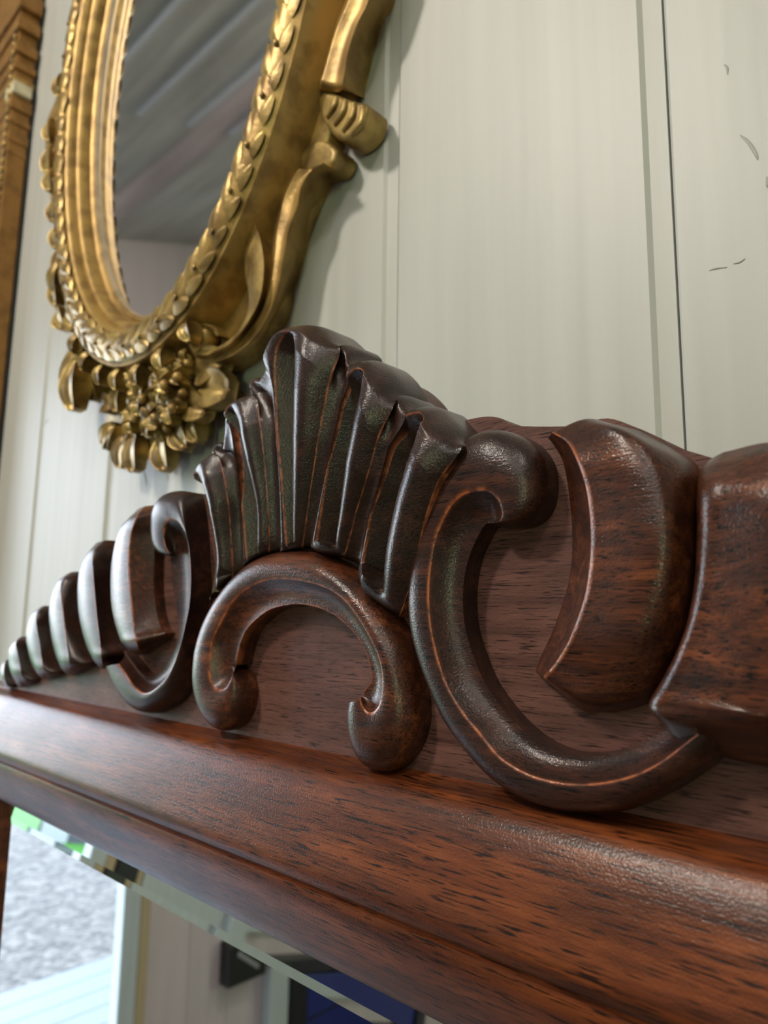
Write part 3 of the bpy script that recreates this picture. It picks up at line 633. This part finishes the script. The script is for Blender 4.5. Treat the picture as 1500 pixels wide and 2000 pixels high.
g_in = [((700,430),(625,360),(560,370)), ((715,520),(665,450),(585,440)), ((740,620),(690,560),(545,560)), ((745,720),(705,660),(528,640)), ((735,850),(705,800),(540,740)), ((725,960),(690,930),(560,850)), ((690,1080),(650,1060),(585,970)), ((640,1190),(590,1170),(588,1080)), ((580,1290),(525,1270),(555,1180)),
        ((500,1400),(430,1370),(480,1290)), ((400,1480),(330,1430),(380,1370)), ((290,1530),(230,1470),(300,1410)), ((180,1530),(140,1455),(210,1410)), ((95,1440),(105,1390),(150,1370)), ((70,1340),(90,1320),(125,1320)), ((85,1250),(110,1255),(140,1280)), ((150,1205),(160,1225),(180,1255)), ((240,1205),(240,1225),(240,1260)), ((320,1240),(310,1255),(290,1280)), ((350,1310),(330,1310),(310,1310))]
rails('inner_scroll', g_in, [.020, .028, .022], [('cvx', 8, .10), ('cvx', 8, .10)], M_gold2, om, Q3, ybase=WY, n=120, skirt=(1, 1))
def blob(name, c, r, mat, parent, rot=0, seg=16):
    bm = bmesh.new(); bmesh.ops.create_uvsphere(bm, u_segments=seg, v_segments=seg//2+2, radius=1)
    for v in bm.verts:
        v.co.x *= r[0]; v.co.y *= r[1]; v.co.z *= r[2]*(1+.25*v.co.x/r[0])
    for f in bm.faces: f.smooth = True
    me = bpy.data.meshes.new(name); bm.to_mesh(me); bm.free(); me.materials.append(mat); o = bpy.data.objects.new(name, me); sc.collection.objects.link(o)
    o.parent = parent; o.location = c; o.rotation_euler = (0, rot, 0); return o
blob('volute_eye', at(*Q3((225, 1330)), WY-.022), (.0075, .008, .0075), M_gold, om, .4)
# leaf collars: petals
def petal_mesh(name, L, W, H, cup=.35):
    V = []; F = []; ns, nw = 8, 8
    for i in range(ns+1):
        t = i/ns; hw = W*math.sin(math.pi*(.10+.80*t)**1.0)**.7
        for j in range(nw+1):
            s = -1+2*j/nw; V.append((t*L, -H*math.sin(math.pi*(.1+.75*t))-H*.5*abs(s)**2*cup+(H*.35 if abs(s) < .15 else 0), s*hw))
    c = nw+1; n0 = len(V); V += [(a, .004, b) for a, _, b in V]
    for i in range(ns):
        for j in range(nw):
            F.append((i*c+j, i*c+j+1, (i+1)*c+j+1, (i+1)*c+j))
    bnd = [j for j in range(c)]+[i*c+nw for i in range(1, ns+1)]+[ns*c+j for j in range(nw-1, -1, -1)]+[i*c for i in range(ns-1, 0, -1)]
    for a, b in zip(bnd, bnd[1:]+bnd[:1]): F.append((a, b, b+n0, a+n0))
    me = bpy.data.meshes.new(name); me.from_pydata(V, [], F); me.polygons.foreach_set('use_smooth', [True]*len(F)); me.materials.append(M_gold2); return me
pm = petal_mesh('petal', .020, .0075, .006); pl = petal_mesh('petal', .034, .010, .010)
def petal(px, py, h, ang, mesh=pm, k=1., name='petal', tilt=0., par=om):
    o = bpy.data.objects.new(name, mesh); sc.collection.objects.link(o); o.parent = par; o.location = at(px, py, WY-h)
    o.rotation_euler = (tilt, -math.radians(ang), 0); o.scale = (k, 1, k); return o
# lower bouquet
bp_ = [at(*Q4(p), WY-.010) for p in ((500,560),(540,700),(510,860),(470,1090),(560,1130),(650,1160),(680,1260),(760,1290),(830,1250),(890,1300),(950,1180),(1060,1150),(1160,1120),(1180,1000),(1240,900),(1400,800),(1300,700),(1180,620),(1000,520),(760,560))]
prism('bouquet_base', [(p[0], p[2]) for p in bp_], 'y', WY-.012, WY-.0005, M_gold2, om)
for (x_, y_, h, a, k) in [(640,1120,.016,-100,1.25),(700,1130,.018,-82,1.3),(900,1130,.016,-70,1.3),(1000,1040,.016,-50,1.2),(1120,1010,.014,-62,.9),(1080,900,.018,-20,1.35),(1180,780,.018,-15,1.7),(1150,700,.018,8,1.6),(560,1050,.014,-140,1.1),(560,1050,.014,-115,1.0),(560,900,.018,170,1.0),(560,760,.020,110,1.3),(640,740,.020,85,1.3),(600,760,.020,-95,1.0)]:
    petal(*Q4((x_, y_)), h, a, pm, k)
for (fx, fy, h, k) in [(740,860,.026,1.0),(900,760,.030,1.05),(830,1000,.024,1.0),(960,930,.026,.95),(1000,700,.026,.9),(690,1000,.020,.9),(930,1080,.018,.8),(860,600,.024,.7),(1080,600,.022,.7),(700,700,.026,.8),(1040,820,.022,.75)]:
    ff = random.uniform(0, 72); cx_, cy_ = Q4((fx, fy))
    for q in range(5): petal(cx_, cy_, h+.002*random.random(), ff+q*72+random.uniform(-8, 8), pm, .62*k, tilt=random.uniform(-.3, .3))
    blob('flower_centre', at(cx_, cy_, WY-h-.006), (.0036*k, .0034, .0036*k), M_gold, om, 0, 10)
# ribbon of small scallops just above the bouquet
for i in range(7):
    th = math.radians(238+i*8.0); o = bpy.data.objects.new('petal', pm); sc.collection.objects.link(o); o.parent = om; o.location = ell(th, .040, .037)
    o.rotation_euler = (0, -(th+random.uniform(-.2, .2)), 0); o.scale = (.75, 1, .75)
# left side: folded leaves and buds along the outer edge
for (x_, y_, h, a, mesh, k) in [(340,440,.022,-105,pl,1.5),(300,560,.030,-88,pl,1.25),(420,560,.018,-75,pl,1.1),(140,120,.030,70,pl,.9),(150,210,.028,-60,pm,1.1),(200,240,.03,-40,pm,1.3),(300,330,.03,-70,pm,1.3)]:
    petal(*Q4((x_, y_)), h, a, mesh, k)
for (x_, y_, h, a, k) in [(118,190,.034,85,1.0),(105,235,.034,-90,1.1),(104,285,.033,-88,1.4),(104,330,.032,-80,1.2),(112,390,.030,-86,1.1),(118,440,.03,-88,1.1),(126,480,.03,-92,1.3),(118,545,.03,-90,1.2)]:
    petal(x_, y_, h, a, pm, k)
V = [at(*p, WY-.012) for p in ((150,100),(116,190),(96,235),(92,300),(104,400),(114,470),(106,560),(112,605),(150,640),(200,650),(240,560),(200,400),(190,200))]
prism('side_plate', [(p[0], p[2]) for p in V], 'y', WY-.014, WY-.0005, M_gold, om)

# ------------------------------------------------------------------ gilt frame at the far left
gf = thing('gilt_frame', 'tall dull gold frame with moulded capital at the left edge', 'picture frame')
FX = -.790
box('side', FX-.10, FX, .046, .066, 1.30, 2.9, M_golds, gf, bev=.0015)
box('dark_strip', FX-.10, FX+.001, .0661, .0699, 1.30, 2.9, M_dark, gf)  # thin dark strip along the rear edge of the frame
for i, (u, hgt, out) in enumerate([(2.05, .004, .0008), (2.12, .010, .0015), (2.20, .006, .002), (2.285, .014, .003), (2.40, .007, .003), (2.47, .008, .004), (2.56, .012, .005), (2.68, .014, .006), (2.80, .02, .007)]):
    z = CZ+u*.245; box('moulding', FX-.09, FX+out, .046-out*.6, .0665, z-hgt*.5, z+hgt*.5, M_golds if i != 4 else M_gold, gf, bev=.0012)
box('block', FX-.02, FX+.006, .044, .064, CZ+2.33*.245, CZ+2.385*.245, gold('pale block gilt', (.72, .66, .45), (.6, .52, .34), metal=.1), gf, bev=.0015)
for i in range(70):
    o = bpy.data.objects.new('bead', bead); sc.collection.objects.link(o); o.parent = gf; o.location = (FX-.006, .0445, 1.55+i*.0102); o.scale = (2.6, 2, 2.6)
